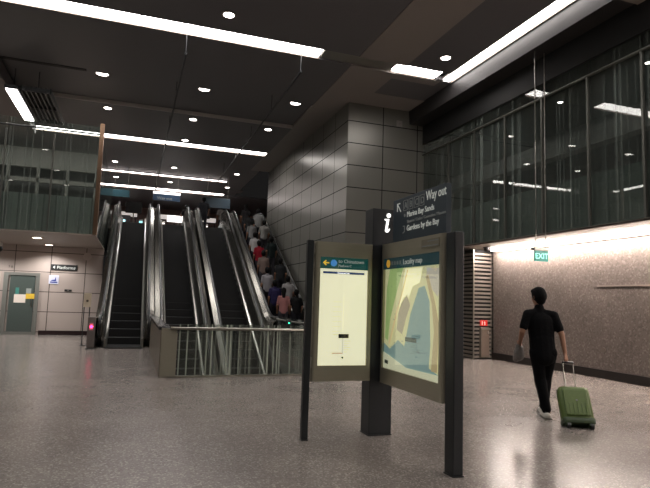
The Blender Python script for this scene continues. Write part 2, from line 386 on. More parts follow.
# linear light and louvre over the left mezzanine
t = thing('linear_ceiling_light', 'bright linear light pointing away above the left mezzanine', 'light', (-3.45, 17.9, 6.95))
obj('housing', B(-.17, .17, -1.45, 1.45, .0, .1), 'darkmetal', t); obj('diffuser', B(-.13, .13, -1.42, 1.42, -.03, .0), 'cove', t)
for yy in (-1.1, 1.1): obj('hanger_rod', T([(0, yy, .1), (0, yy, CEIL-6.95-.05)], .012), 'darkmetal', t)
t = thing('louvre_panel', 'dark slatted ceiling louvre beside the bright linear light', 'louvre', (-2.85, 17.9, 6.95))
bm = bmesh.new()
for k in range(7): box(bm, -.36+k*.12, -.33+k*.12, -1.5, 1.5, -.04, .12)
for yy in (-1.5, 0, 1.47): box(bm, -.36, .39, yy, yy+.03, -.02, .1)
obj('louvre_blades', bm, 'darkmetal', t)
for yy in (-1.1, 1.1): obj('hanger_rod', T([(0, yy, .1), (0, yy, CEIL-6.95-.05)], .012), 'darkmetal', t)
# two suspended conduits
for x, y0, y1, lab in ((.84, 12.9, 37, 'thin dark conduit hanging over the left two escalators'), (3.65, 12.8, 27.5, 'thin dark conduit hanging over the third escalator')):
    t = thing('suspended_conduit', lab, 'conduit', (x, y0, 7.2))
    obj('conduit_pipe', T([(0, 0, 0), (0, y1-y0, 0)], .028), 'darkmetal', t)
    n = 0; y = .05
    while y < y1-y0:
        obj('hanger_rod', T([(0, y, 0), (0, y, CEIL-7.2)], .01, 6), 'darkmetal', t); y += 3.1

# ------------------------------------------------------------------ glass screens
t = thing('glass_screen', 'tall glass screen of the right mezzanine printed with thin upright lines', 'glass screen', (8.66, 5, SOF))
ys = [15.5, 13.96, 12.65, 11.32, 9.99, 8.64, 7.35, 6.0, 4.6, 3.2, 1.8, .4, -1.0, -2.4, -3.9]
for a, b in zip(ys, ys[1:]):
    obj('glass_pane', B(-.006, .006, b-5+.015, a-5-.015, .0, 6.62-SOF), 'glass_y', t)
for y in ys[1:-1]:
    obj('post', B(-.06, -.01, y-5-.025, y-5+.025, .02, 6.28-SOF), 'mullion', t)
obj('top_rail', T([(-.035, -8.9, 6.3-SOF), (-.035, 10.5, 6.3-SOF)], .03), 'mullion', t)
obj('bottom_channel', B(-.04, .03, -8.9, 10.5, -.04, .0), 'soffit', t)
t = thing('glass_screen', 'glass screen of the left mezzanine facing the hall, printed with thin upright lines', 'glass screen', (0, 16.8, SOF))
xs = [-1.12, -2.33, -3.53, -4.8, -6.1, -7.5, -8.9]
for a, b in zip(xs, xs[1:]): obj('glass_pane', B(b+.015, a-.015, -.006, .006, 0, 6.28-SOF), 'glass_x', t)
for x in xs[1:]: obj('post', B(x-.022, x+.022, -.045, -.01, .02, 5.95-SOF), 'mullion', t)
obj('top_rail', T([(-8.9, -.05, 6.03-SOF), (-1.16, -.05, 6.05-SOF)], .025), 'darkmetal', t)
obj('corner_post', B(-1.17, -1.05, -.06, .05, .0, 6.38-SOF, bev=.015), pm('copper_tinted_steel', (150, 122, 100), .28, .9), t)
t = thing('glass_screen', 'glass screen of the left mezzanine alongside the leftmost escalator', 'glass screen', (-1.08, 16.9, SOF))
for k in range(7): obj('glass_pane', B(-.006, .006, k*1.27+.015, (k+1)*1.27-.015, 0, 5.9-SOF), 'glass_y', t)
for k in range(1, 7): obj('post', B(-.05, -.01, k*1.27-.02, k*1.27+.02, .02, 5.75-SOF), 'steel', t)
obj('top_rail', T([(-.03, 0, 5.8-SOF), (-.03, 8.9, 5.8-SOF)], .025), 'steel', t)

# balustrade round the floor opening
t = thing('glass_balustrade', 'glass balustrade with round steel rail in front of the floor opening', 'balustrade', (0, PY0, 0))
k0 = .86
for i in range(3):
    a = k0+i*(PX1+.1-k0)/3; b = k0+(i+1)*(PX1+.1-k0)/3
    obj('glass_pane', B(a+.01, b-.01, -.08, -.06, .0, .98), 'glass_pit', t)
obj('end_panel', B(PX0-.04, k0-.01, -.09, -.05, 0, .9, bev=.008), pm('frosted_end_panel', (128, 124, 110), .4), t)
obj('handrail', T([(PX0+.12, -.11, .9), (PX1+.05, -.11, .9)], .028), 'steel', t, True)
for i in range(4):
    a = k0+i*(PX1+.05-k0)/3; obj('rail_bracket', B(a-.02, a+.02, -.12, -.05, .82, .88), 'darkmetal', t)
obj('base_channel', B(PX0-.04, PX1+.1, -.1, -.03, 0, .03), 'steel', t)
t = thing('glass_balustrade', 'frosted side panel balustrade with dark coping left of the floor opening', 'balustrade', (PX0, PY0, 0))
for i in range(4): obj('side_panel', B(-.05, -.025, i*1.38, (i+1)*1.38-.02, 0, .86), pm('frosted_side_panel', (128, 120, 106), .35, vary=.1), t)
obj('coping', B(-.09, .12, -.02, 5.55, .86, .93, bev=.02), pm('dark_coping', (58, 58, 58), .25, .5), t)
t = thing('glass_balustrade', 'glass balustrade right of the floor opening beside the crowded escalator', 'balustrade', (PX1, PY0, 0))
for i in range(4): obj('glass_pane', B(.03, .045, .02+i*1.35, .02+(i+1)*1.35-.02, 0, .98), 'glass_y', t)
obj('handrail', T([(.0, 0, .9), (.0, 5.45, .9)], .028), 'steel', t, True)
t = thing('small_exit_light', 'tiny lit green light on the rail before the crowded escalator', 'light', (3.0, PY0-.05, 1.0))
obj('light_body', B(-.05, .05, -.02, .02, -.005, .09, bev=.008), 'darkmetal', t); obj('lit_face', B(-.012, .012, -.026, -.02, .02, .044), emit_mat('green_lamp', (60, 255, 190), 3), t)

# ------------------------------------------------------------------ escalators
TAN = math.tan(PI/6); Y0 = 17.65; YT = Y0+MZ/TAN
def zline(y, low):
    if not low and y < Y0: return 0.
    return min((y-Y0)*TAN, MZ)
def path(y_start, y_end, low):
    ys = [y_start]
    if not low: ys += [Y0-.35, Y0-.1, Y0+.15, Y0+.4]
    else: ys += [Y0-2, Y0+.4]
    n = 10
    ys += [Y0+.4+(YT-.4-Y0-.4)*k/n for k in range(1, n)]
    ys += [YT-.4, YT-.15, YT+.1, YT+.4, y_end]
    out = []
    for y in ys:
        z = sum(zline(y+d, low) for d in (-.35, -.2, 0, .2, .35))/5
        out.append((y, z))
    return out
def sweep(bm, sec, pth):
    rings = [[bm.verts.new((x, y, z+dz)) for x, dz in sec] for y, z in pth]
    n = len(sec)
    for a, b in zip(rings, rings[1:]):
        for k in range(n): bm.faces.new((a[k], a[(k+1)%n], b[(k+1)%n], b[k]))
    bm.faces.new(rings[0][::-1]); bm.faces.new(rings[-1])
    bmesh.ops.recalc_face_normals(bm, faces=bm.faces[:])
    return bm
def make_escalator(low, label):
    ys = 12.2 if low else 16.75
    t = thing('escalator', label, 'escalator', (0, Y0, 0))
    P = [(y-Y0, z) for y, z in path(ys, YT+1.3, low)]
    floor_y = None if low else .004
    # steps
    bm = bmesh.new()
    run = .4; y = (-5.2 if low else 0.15)
    if not low: box(bm, -.46, .46, -.9, .15, .002, .012)
    k = 0
    while y < YT-Y0-.25:
        z = (y+.2)*TAN if low else max(.012, (y+.2)*TAN)
        box(bm, -.46, .46, y, y+run, z-.3 if low else max(.002, z-.3), z)
        y += run; k += 1
    box(bm, -.46, .46, y, YT-Y0+1.2, MZ-.3, MZ+.004)
    # raised ribs on every riser
    y = (-5.2 if low else 0.15)
    while y < YT-Y0-.25:
        z = (y+.2)*TAN if low else max(.012, (y+.2)*TAN)
        for j in range(12): box(bm, -.44+j*.077, -.405+j*.077, y-.004, y+.01, z-.2 if (low or z > .25) else z*.1, z+.004)
        y += run
    obj('steps', bm, 'step', t)
    obj('comb_plate', B(-.46, .46, YT-Y0+.2, YT-Y0+1.25, MZ+.004, MZ+.03), 'steel', t)
    if not low: obj('comb_plate', B(-.5, .5, -1.2, -.25, .012, .03), pm('dark_comb_plate', (46, 46, 46), .4, .6), t)
    for s in (-1, 1):
        def sec(l): 
            q = [(s*x, z) for x, z in l]
            return q
        obj('skirt_panel', sweep(bmesh.new(), sec([(.465, -.02), (.47, .24), (.52, .27), (.53, -.02)]), P, ), 'escskirt', t)
        obj('balustrade_panel', sweep(bmesh.new(), sec([(.525, .25), (.60, .84), (.63, .84), (.57, .25)]), P), 'escsteel', t)
        obj('outer_panel', sweep(bmesh.new(), sec([(.62, .84), (.80, .76), (.81, .2), (.83, .2), (.825, .785), (.62, .865)]), P), 'escsteel', t)
        # handrail with a rounded return at each end
        yb, zb = P[0]; ye, ze = P[-1]
        pts = []
        if low: pts = [(y, z+.93) for y, z in P]
        else:
            pts = [(yb+.35, .32)]
            for j in range(0, 9):
                a = -PI/2-PI*j/8; pts.append((yb+.05+.31*math.cos(a)*1.0, .62+.30*math.sin(a)))
            pts += [(y, z+.92) for y, z in P[1:]]
        for j in range(0, 9):
            a = PI/2-PI*j/8; pts.append((ye-.0+.31*math.cos(a), ze+.62+.30*math.sin(a)))
        obj('handrail', T([(s*.655, y, z) for y, z in pts], .042, 8), 'rubber', t, True)
        if not low:
            poly = [(yb+.3, .03)]+[(yb+.05+.27*math.cos(-PI/2-PI*j/8), .58+.28*math.sin(-PI/2-PI*j/8)) for j in range(9)]+[(yb+.6, .86), (yb+.6, .03)]
            obj('newel', prism(bmesh.new(), poly, 0, min(s*.60, s*.70), max(s*.60, s*.70)), 'escsteel', t)
        # side cladding of the truss
        bm = bmesh.new()
        Q = [(y, z) for y, z in P]
        pv = None
        for y, z in Q:
            zb_ = z-.85 if low else max(.003, z-.85)
            r = [bm.verts.new((s*.78, y, z+.2)), bm.verts.new((s*.825, y, z+.2)), bm.verts.new((s*.825, y, zb_)), bm.verts.new((s*.78, y, zb_))]
            if pv:
                for q in range(4): bm.faces.new((pv[q], pv[(q+1)%4], r[(q+1)%4], r[q]))
            else: bm.faces.new(r[::-1])
            pv = r
        bm.faces.new(pv); bmesh.ops.recalc_face_normals(bm, faces=bm.faces[:])
        obj('truss_cladding', bm, 'darkmetal', t)
    return t
e1 = make_escalator(False, 'leftmost escalator rising straight from the hall floor beside the lobby'); e1.location.x = -.14
e2 = make_escalator(True, 'second escalator from the left, coming up through the floor opening'); e2.location.x = 1.54
e3 = copy_tree(e2); e3.location.x = 3.3; e3['label'] = 'third escalator from the left, coming up through the floor opening'
e4 = copy_tree(e1); e4.location.x = 4.97; e4['label'] = 'rightmost escalator, crowded with people, beside the metal panel wall'
for e in (e1, e2, e3, e4): e['group'] = 'bank of escalators'

# ------------------------------------------------------------------ information sign (two lit cases, three posts, two sign blades)
YP = 5.84; XP = 2.78
RX = (rad(90), 0, 0)                  # text facing the viewer side (-y)
RL = (rad(90), 0, rad(-90))           # text facing the left (-x)
t = thing('sign_pylon', 'dark square information pylon with glowing white i at its top', 'sign pylon', (2.75, YP+.1, 0))
obj('column', B(-.14, .14, -.09, .14, 0.012, 2.60, bev=.006), 'post', t)
obj('foot', B(-.145, .145, -.095, .145, 0, .012), 'post', t)
# slanted serif i
bm = bmesh.new(); yf = -.099
prism(bm, [(.005, 2.48), (.062, 2.485), (.042, 2.36), (.052, 2.352), (.068, 2.372), (.074, 2.362), (.052, 2.325), (.028, 2.322), (.012, 2.34), (.03, 2.462), (.004, 2.468)], 1, yf-.004, yf+.008)
obj('letter_i', bm, 'txt_hi', t); obj('letter_dot', disc(bmesh.new(), (.056, yf-.004, 2.525), .026, .012, 20, 1), 'txt_hi', t)
t = thing('sign_post', 'slim dark post carrying the left end of the platform light case', 'post', (1.845, YP, 0))
obj('tube', B(-.036, .036, -.036, .036, .01, 2.17, bev=.008), 'post', t); obj('foot', B(-.04, .04, -.04, .04, 0, .01), 'post', t)
for z in (.82, 2.08): obj('clamp', B(.03, .053, -.03, .03, z-.06, z+.06, bev=.006), 'steel', t)
t = thing('sign_post', 'tall thick dark post nearest the viewer carrying the map case', 'post', (XP+.01, 4.39, 0))
obj('tube', B(-.05, .05, -.075, .075, .01, 2.17, bev=.01), 'post', t); obj('foot', B(-.055, .055, -.08, .08, 0, .01), 'post', t)

def case(name, label, w, h, loc, rz):
    """light case: origin at bottom centre of the front, front facing -y before rotation"""
    t = thing(name, label, 'light case', loc, rz)
    bm = bmesh.new(); a = w/2; d = .13; r = .03
    def arc(cx, cy, a0, a1): return [(cx+r*math.cos(a0+(a1-a0)*k/5), cy+r*math.sin(a0+(a1-a0)*k/5)) for k in range(6)]
    poly = arc(-a+r, r, PI, 1.5*PI)+arc(a-r, r, -PI/2, 0)+arc(a-r, d-r, 0, PI/2)+arc(-a+r, d-r, PI/2, PI)
    fx, z0, z1 = a-.06, .17, h-.17
    # frame as four prisms round the window
    prism(bm, poly, 2, 0, z0); prism(bm, poly, 2, z1, h)
    L_ = [p for p in poly if p[0] < -fx]; R_ = [p for p in poly if p[0] > fx]
    prism(bm, arc(-a+r, r, PI, 1.5*PI)+[(-fx, 0), (-fx, d)]+arc(-a+r, d-r, PI/2, PI), 2, z0, z1)
    prism(bm, [(fx, d), (fx, 0)]+arc(a-r, r, -PI/2, 0)+arc(a-r, d-r, 0, PI/2), 2, z0, z1)
    obj('frame', bm, 'bronze', t, False)
    return t, fx, z0, z1
# left case: platform line diagram
w_, h_ = .70, 1.54
t, fx, z0, z1 = case('light_case', 'left light case with yellowish white line diagram and green platform header', w_, h_, (2.25, YP-.04, .62), 0)
obj('backlit_panel', B(-fx, fx, .02, .04, z0, z1-.13), 'white_emit', t)
hd = obj('header', B(-fx, fx, .01, .04, z1-.13, z1), 'green', t)
zc = z1-.065
obj('arrow', prism(bmesh.new(), [(-.26, zc), (-.225, zc+.032), (-.215, zc+.022), (-.232, zc+.007), (-.185, zc+.007), (-.185, zc-.007), (-.232, zc-.007), (-.215, zc-.022), (-.225, zc-.032)], 1, .004, .01), 'yellow', hd).parent = hd
obj('line_symbol', disc(bmesh.new(), (-.13, .005, zc), .038, .005, 24, 1), 'blue', hd)
text('lettering', 'to Chinatown', .056, 'txt', hd, (-.075, .006, zc+.006), RX)
text('lettering', 'Platform C', .036, 'txt', hd, (-.075, .006, zc-.04), RX)
pp = t.children[1]
pp = [c for c in t.children if c.name.startswith('backlit')][0]
obj('title_bar', B(-fx+.04, fx-.04, .016, .02, z1-.185, z1-.16), emit_mat('navy_bar', (34, 62, 112), .5), pp)
text('lettering', 'Downtown Line', .022, 'txt_hi', pp, (-.08, .013, z1-.181), RX)
obj('station_line', B(.005, .009, .017, .02, z0+.13, z0+.3), emit_mat('thin_mark_blue', (110, 130, 170), .6), pp)
obj('faint_line', B(.005, .008, .017, .02, z0+.38, z0+.78), emit_mat('thin_mark_pale', (225, 220, 190), .8), pp)
obj('station_plate', B(-.045, .075, .015, .02, z0+.3, z0+.345), emit_mat('black_plate', (30, 30, 34), .2), pp)
obj('red_line', B(-.12, .01, .017, .02, z0+.13, z0+.137), emit_mat('thin_mark_red', (150, 70, 60), .6), pp)
obj('end_mark', disc(bmesh.new(), (.007, .016, z0+.085), .011, .004, 16, 1), emit_mat('thin_mark_dark', (40, 60, 60), .4), pp)
bm = bmesh.new()
for k in range(6): box(bm, .02, .06+.02*(k % 3), .017, .02, z0+.145+k*.024, z0+.15+k*.024)
for k in range(7): box(bm, -.12, -.01-.015*(k % 2), .017, .02, z0+.37+k*.055, z0+.373+k*.055)
box(bm, -.11, -.05, .017, .02, z0+.335, z0+.341)
obj('station_names', bm, emit_mat('thin_mark_grey', (190, 186, 160), .7), pp)
obj('glass', B(-fx, fx, -.0, .003, z0, z1), 'clear', t)
# right case: locality map, standing at right angles, facing left
w2 = 1.35; h2 = 1.57
t, fx, z0, z1 = case('light_case', 'right light case with coloured locality map and dark teal header', w2, h2, (XP-.06, 5.165, .60), rad(-90))
mp_ = obj('backlit_map', B(-fx, fx, .03, .04, z0, z1-.12), emit_mat('map_water', (140, 172, 172), .42), t)
hd = obj('header', B(-fx, fx, .01, .04, z1-.12, z1), 'teal', t)
zc = z1-.06
obj('round_symbol', disc(bmesh.new(), (-.5, .005, zc), .045, .005, 24, 1), emit_mat('gold_mark', (210, 160, 60), .6), hd)
text('lettering', 'Locality map', .082, 'txt', hd, (-.14, .006, zc-.026), RX)
bm = bmesh.new()
for k in range(4):
    x = -.42+k*.065; box(bm, x, x+.038, .006, .01, zc-.02, zc+.02)
obj('service_symbols', bm, 'txt_dim', hd)
def mpoly(name, pts, col, e, lay):
    W = 2*fx; Hh = z1-.12-z0
    obj(name, prism(bmesh.new(), [(-fx+p[0]*W, z0+p[1]*Hh) for p in pts], 1, .03-.0015*(lay+1), .03-.0015*lay-.0002), emit_mat('map_'+name, col, e), mp_)
mpoly('print_land', [(0, .25), (.12, .2), (.28, .3), (.4, .25), (.5, .55), (.56, .66), (.64, .8), (.74, .82), (.82, .68), (.84, .3), (.82, .1), (1, .05), (1, 1), (0, 1)], (222, 220, 172), .48, 0)
mpoly('print_park', [(.02, .3), (.08, .28), (.12, .5), (.22, .72), (.36, 1), (.1, 1), (.04, .8)], (168, 196, 128), .5, 1)
mpoly('print_built_area', [(.26, .4), (.36, .36), (.42, .5), (.5, .64), (.44, .74), (.34, .66), (.28, .55)], (184, 174, 152), .42, 2)
mpoly('print_town', [(.76, .88), (.84, .8), (.95, .72), (.98, .82), (.96, .97), (.78, .98)], (206, 200, 184), .48, 1)
mpoly('painted_highlight', [(.3, .62), (.4, .99), (.7, .99), (.66, .85), (.54, .82), (.46, .7), (.38, .72)], (255, 252, 206), .7, 1)  # bright highlight on the map, painted in as a pale patch
mpoly('print_road', [(.1, .25), (.125, .25), (.26, .55), (.36, .75), (.46, .98), (.44, .98), (.34, .76), (.24, .57)], (226, 206, 160), .5, 3)
mpoly('print_coast_road', [(.86, .08), (.95, .08), (.97, .5), (.9, .7), (.8, .92), (.76, .9), (.86, .66), (.9, .42)], (200, 182, 138), .42, 3)
mpoly('print_pale_strip', [(.0, .0), (1, .0), (1, .06), (.45, .055), (.1, .14), (0, .16)], (224, 226, 196), .5, 4)
mpoly('print_key_box', [(.42, .3), (.62, .3), (.62, .34), (.42, .34)], (60, 80, 84), .4, 3)
mpoly('print_corner_mark', [(.03, .05), (.1, .045), (.1, .08), (.03, .085)], (60, 70, 60), .3, 5)
bm = bmesh.new()
for k in range(9):
    zz = z0+.22+k*.022; xx = .02+.05*((k*7) % 3); box(bm, xx, xx+.1+.05*(k % 2), .0245, .026, zz, zz+.004)
for k in range(26):
    xx = random.uniform(-.5, .5); zz = random.uniform(z0+.2, z1-.2); box(bm, xx, xx+random.uniform(.02, .05), .0205, .0215, zz, zz+.004)
obj('place_names', bm, emit_mat('map_names', (110, 130, 125), .4), mp_)
obj('glass', B(-fx, fx, -.0, .003, z0, z1), 'clear', t)
obj('raised_lettering_plate', B(.28, .62, -.006, .0, h2-.12, h2-.035), pm('pale_plate', (146, 140, 124), .4, .5), t)
bm = bmesh.new(); box(bm, .30, .60, -.008, -.006, h2-.105, h2-.098); box(bm, .40, .60, -.008, -.006, h2-.06, h2-.052)
obj('plate_lines', bm, 'txt_dim', t)
# way-out blade on top of the map case
t = thing('way_out_sign', 'dark way out sign blade mounted above the locality map case', 'sign', (XP, 5.05, 2.175))
obj('board', B(-.03, .03, -.56, .56, 0, .48, bev=.004), 'navy', t)
xs_ = -.034
bm = bmesh.new()   # arrow up-left
def stroke(bm, y0, z0_, y1, z1_, w=.012):
    d = Vector((0, y1-y0, z1_-z0_)).normalized(); n = Vector((0, -d.z, d.y))*w/2
    ps = [Vector((0, y0, z0_))+n, Vector((0, y1, z1_))+n, Vector((0, y1, z1_))-n, Vector((0, y0, z0_))-n]
    prism(bm, [(p.y, p.z) for p in ps], 0, xs_-.002, xs_+.003)
stroke(bm, .45, .43, .45, .34); stroke(bm, .456, .425, .385, .425); stroke(bm, .45, .425, .365, .33)
obj('arrow', bm, 'txt', t)
for k, ch in enumerate('ABCD'):
    y = .30-k*.12
    bm = bmesh.new()
    stroke(bm, y, .33, y, .44, .004); stroke(bm, y-.09, .33, y-.09, .44, .004); stroke(bm, y, .33, y-.09, .33, .004); stroke(bm, y, .44, y-.09, .44, .004)
    obj('exit_letter_box', bm, 'txt_dim', t); text('lettering', ch, .1, 'txt_dim', t, (xs_, y-.018, .35), RL)
text('lettering', 'Way out', .135, 'txt', t, (xs_, -.19, .365), RL, sx=.8)
obj('bullet', disc(bmesh.new(), (xs_-.002, .27, .275), .017, .004, 16, 0), 'txt_dim', t)
text('lettering', 'Marina Bay Sands', .086, 'txt', t, (xs_, .22, .25), RL, sx=.95)
text('lettering', 'Theatres / Casino / Convention / Museum', .046, 'txt_dim', t, (xs_, .22, .185), RL, sx=1.0)
text('lettering', 'Gardens by the Bay', .086, 'txt', t, (xs_, .22, .10), RL, sx=.97)
bm = bmesh.new(); stroke(bm, .31, .16, .27, .16, .008); stroke(bm, .27, .16, .27, .1, .008); stroke(bm, .27, .1, .31, .085, .008)
obj('garden_symbol', bm, 'txt_dim', t)

# ------------------------------------------------------------------ right side: slatted box, cabinet, exit sign
t = thing('slatted_enclosure', 'tall boxed enclosure of pale horizontal louvres at the end of the stone wall', 'louvre enclosure', (9.5, 14.1, 0))
x0, x1, y0, y1 = -.33, .28, -.65, .9
obj('backing', B(x0+.06, x1, y0+.06, y1, 0, 3.1), 'black', t)
for z in [.03+k*.112 for k in range(27)]:
    bm = bmesh.new(); box(bm, x0, x1, y0, y0+.04, z, z+.058, bev=.004); box(bm, x0, x0+.04, y0+.04, y1, z, z+.058)
    obj('louvre', bm, 'slat', t)
obj('corner_post', B(x0-.03, x0, y0-.03, y0, 0, 3.1), 'steel', t)
t = thing('hose_cabinet', 'narrow metal hydrant cabinet under a red sign on the louvred enclosure', 'cabinet', (9.5, 13.45, .05))
obj('body', B(-.14, .14, -.09, 0, 0, .84, bev=.01), pm('cabinet_metal', (132, 122, 112), .4, .5), t)
obj('door', B(-.12, .12, -.1, -.09, .04, .78, bev=.004), pm('cabinet_door', (112, 98, 88), .45, .3), t)
obj('handle', B(.07, .1, -.12, -.1, .66, .74, bev=.004), 'steel', t)
t = thing('fire_sign', 'small red lit fire hose sign on the louvred enclosure', 'sign', (9.49, 13.435, .93))
obj('board', B(-.12, .12, -.02, 0, 0, .16, bev=.004), emit_mat('red_sign', (190, 34, 30), .35), t)
bm = bmesh.new(); box(bm, -.07, -.045, -.024, -.02, .03, .13); disc(bm, (.02, -.024, .1), .022, .004, 12, 1); box(bm, .01, .045, -.024, -.02, .025, .075)
obj('symbol', bm, 'txt', t)
t = thing('exit_sign', 'green lit exit sign hanging on two rods in front of the stone wall', 'exit sign', (8.36, 9.75, 2.5))
obj('housing', B(-.2, .2, -.04, .04, .23, .31, bev=.008), pm('sign_housing', (150, 150, 142), .4, .3), t)
obj('lit_panel', B(-.175, .175, -.02, .02, 0, .23), emit_mat('exit_green', (10, 120, 108), .5), t)
text('lettering', 'EXIT', .17, 'cyan', t, (-.001, -.022, .055), RX, 'CENTER')
obj('sensor', B(-.25, -.2, -.03, .03, .24, .3, bev=.006), 'black', t)
for x in (-.13, .13): obj('hanger_rod', T([(x, 0, .31), (x, 0, 7.25-2.5)], .011), 'steel', t)
t = thing('ceiling_camera', 'small dark dome camera under the soffit beside the exit sign', 'camera', (9.2, 12.9, SOF-.03))
obj('mount', disc(bmesh.new(), (0, 0, -.03), .09, .03), 'darkmetal', t)
bm = bmesh.new(); bmesh.ops.create_uvsphere(bm, u_segments=16, v_segments=8, radius=.075); bmesh.ops.translate(bm, vec=(0, 0, -.05), verts=bm.verts)
obj('dome', bm, 'rubber', t, True)
t = thing('wall_sensor', 'small square sensor high on the metal panel wall', 'sensor', (7.75, 15.5, 7.22))
obj('plate', B(-.1, .1, -.03, 0, -.1, .1, bev=.01), pm('pale_sensor', (150, 146, 140), .5), t); obj('lens', disc(bmesh.new(), (0, -.038, 0), .03, .01, 16, 1), 'strip', t)
t = thing('stone_wall_rail', 'thin pale engraved strip on the speckled stone wall at the right', 'wall strip', (9.8, 8.9, 2.02))
obj('strip_bar', B(-.01, 0, -1.2, .75, -.02, .012), pm('pale_strip', (142, 130, 122), .4), t)
t = tag(obj('round_cap', disc(bmesh.new(), (9.78, 9.5, .62), .06, .02, 20, 0), pm('cap', (120, 110, 102), .35, .3)), 'small round metal cap low on the speckled stone wall', 'wall cap')

# ------------------------------------------------------------------ lobby at the left
YW = 21.7
d = struct('door_1', B(-4.02, -3.24, YW-.05, YW-.01, .1, 2.05), pm('dark_door_glass', (74, 82, 78), .2, vary=.1))
bm = bmesh.new()
box(bm, -4.22, -4.08, YW-.08, YW, 0, 2.15); box(bm, -3.22, -3.1, YW-.08, YW, 0, 2.15); box(bm, -4.08, -3.22, YW-.08, YW, 2.05, 2.15); box(bm, -4.08, -3.22, YW-.08, YW, 0, .1)
obj('door_frame', bm, pm('grey_door_frame', (128, 128, 122), .4, .4), d)
obj('door_handle', T([(-3.3, YW-.09, .95), (-3.3, YW-.09, 1.25)], .015), 'steel', d)
t = tag(obj('paper_notice', B(-3.83, -3.72, YW-.056, YW-.05, 1.38, 1.62), emit_mat('notice_teal', (60, 120, 110), .12)), 'small teal notice on the glass door', 'notice')
t = tag(obj('paper_notice', B(-3.86, -3.5, YW-.06, YW-.05, 1.1, 1.39), pm('notice_white', (225, 212, 200), .6)), 'white paper notice on the glass door', 'notice')
t = tag(obj('paper_notice', B(-3.5, -3.2, YW-.056, YW-.05, 1.24, 1.42), pm('notice_yellow', (214, 176, 52), .6)), 'yellow notice on the glass door', 'notice')
t = tag(obj('paper_notice', B(-3.5, -3.34, YW-.056, YW-.05, 1.425, 1.6), pm('notice_grey', (140, 146, 142), .6)), 'grey notice above the yellow one on the glass door', 'notice')
t = thing('wall_sign', 'black platforms sign with arrow on the beige lobby wall', 'sign', (-2.35, YW, 2.28))
obj('board', B(-.43, .43, -.03, 0, 0, .21, bev=.004), 'black', t)
text('lettering', 'Platforms', .155, 'txt', t, (-.24, -.034, .05), RX)
obj('arrow', prism(bmesh.new(), [(-.37, .105), (-.3, .16), (-.3, .05)], 1, -.036, -.03), 'txt', t)
obj('ring', disc(bmesh.new(), (.35, -.036, .105), .03, .006, 16, 1), 'txt_dim', t)
t = thing('wall_sign', 'small white and blue pictogram sign on the beige lobby wall', 'sign', (-2.66, YW, 1.79))
obj('board', B(-.16, .16, -.02, 0, 0, .31, bev=.004), pm('sign_white', (205, 205, 222), .5), t)
bm = bmesh.new(); prism(bm, [(-.1, .1), (.08, .1), (.06, .26), (.03, .15), (-.05, .14)], 1, -.025, -.02); box(bm, -.12, .12, -.025, -.02, .04, .08)
obj('symbol', bm, pm('sign_blue', (44, 62, 140), .5), t)
t = thing('wall_plate', 'tiny dark plate below the platforms sign', 'plate', (-2.17, YW, 1.54)); obj('plate', B(-.12, .12, -.02, 0, 0, .07, bev=.01), 'black', t); obj('slot', B(-.03, .03, -.024, -.02, .025, .045), 'strip', t)
tag(obj('wall_disc', disc(bmesh.new(), (-1.62, YW-.04, 2.82), .14, .04, 24, 1), pm('pale_disc', (186, 172, 164), .5)), 'pale round disc on the beige wall near the escalator', 'disc')
txt = text('door_number', '7 B', .11, 'txt_dim', None, (-4.12, YW-.012, 2.3), RX); tag(txt, 'small dark number over the glass door', 'number'); txt.data.materials.clear(); txt.data.materials.append(M['darkmetal'])
t = thing('call_point', 'beige call point box on two thin legs in front of the lobby wall', 'call point', (-1.21, 17.45, 0))
for x in (-.075, .075): obj('leg', T([(x, 0, .015), (x, 0, 1.12)], .014), 'darkmetal', t)
obj('base', B(-.12, .12, -.1, .1, 0, .015), 'darkmetal', t)
obj('box', B(-.1, .1, -.05, .05, 1.1, 1.5, bev=.01), pm('call_box', (196, 182, 160), .5), t)
obj('push_button', disc(bmesh.new(), (0, -.058, 1.28), .035, .01, 16, 1), pm('button_dark', (80, 70, 60), .5), t)
t = thing('direction_indicator', 'escalator indicator post with a glowing pink red no entry light', 'indicator', (-.99, 16.45, 0))
obj('body', B(-.1, .1, -.08, .08, .02, .86, bev=.02), pm('indicator_body', (120, 112, 108), .4, .4), t)
obj('base', B(-.12, .12, -.1, .1, 0, .02), 'darkmetal', t)
obj('light_panel', B(-.05, .05, -.086, -.08, .5, .7), emit_mat('pale_pink_panel', (200, 120, 130), .15), t)
obj('light', disc(bmesh.new(), (0, -.096, .6), .04, .01, 16, 1), emit_mat('pink_red_light', (255, 50, 110), 7), t)
t = thing('ceiling_camera', 'black and white surveillance camera under the soffit at the left edge', 'camera', (-3.72, 17.9, SOF-.03))
obj('bracket', T([(0, 0, 0), (0, 0, -.22)], .02), 'txt_dim', t); obj('housing', T([(-.1, .1, -.24), (.12, -.2, -.32)], .06), pm('camera_white', (205, 200, 196), .4), t, False)
bm = bmesh.new(); bmesh.ops.create_uvsphere(bm, u_segments=16, v_segments=8, radius=.1); bmesh.ops.translate(bm, vec=(.06, -.1, -.44), verts=bm.verts); obj('dome', bm, 'rubber', t, True)

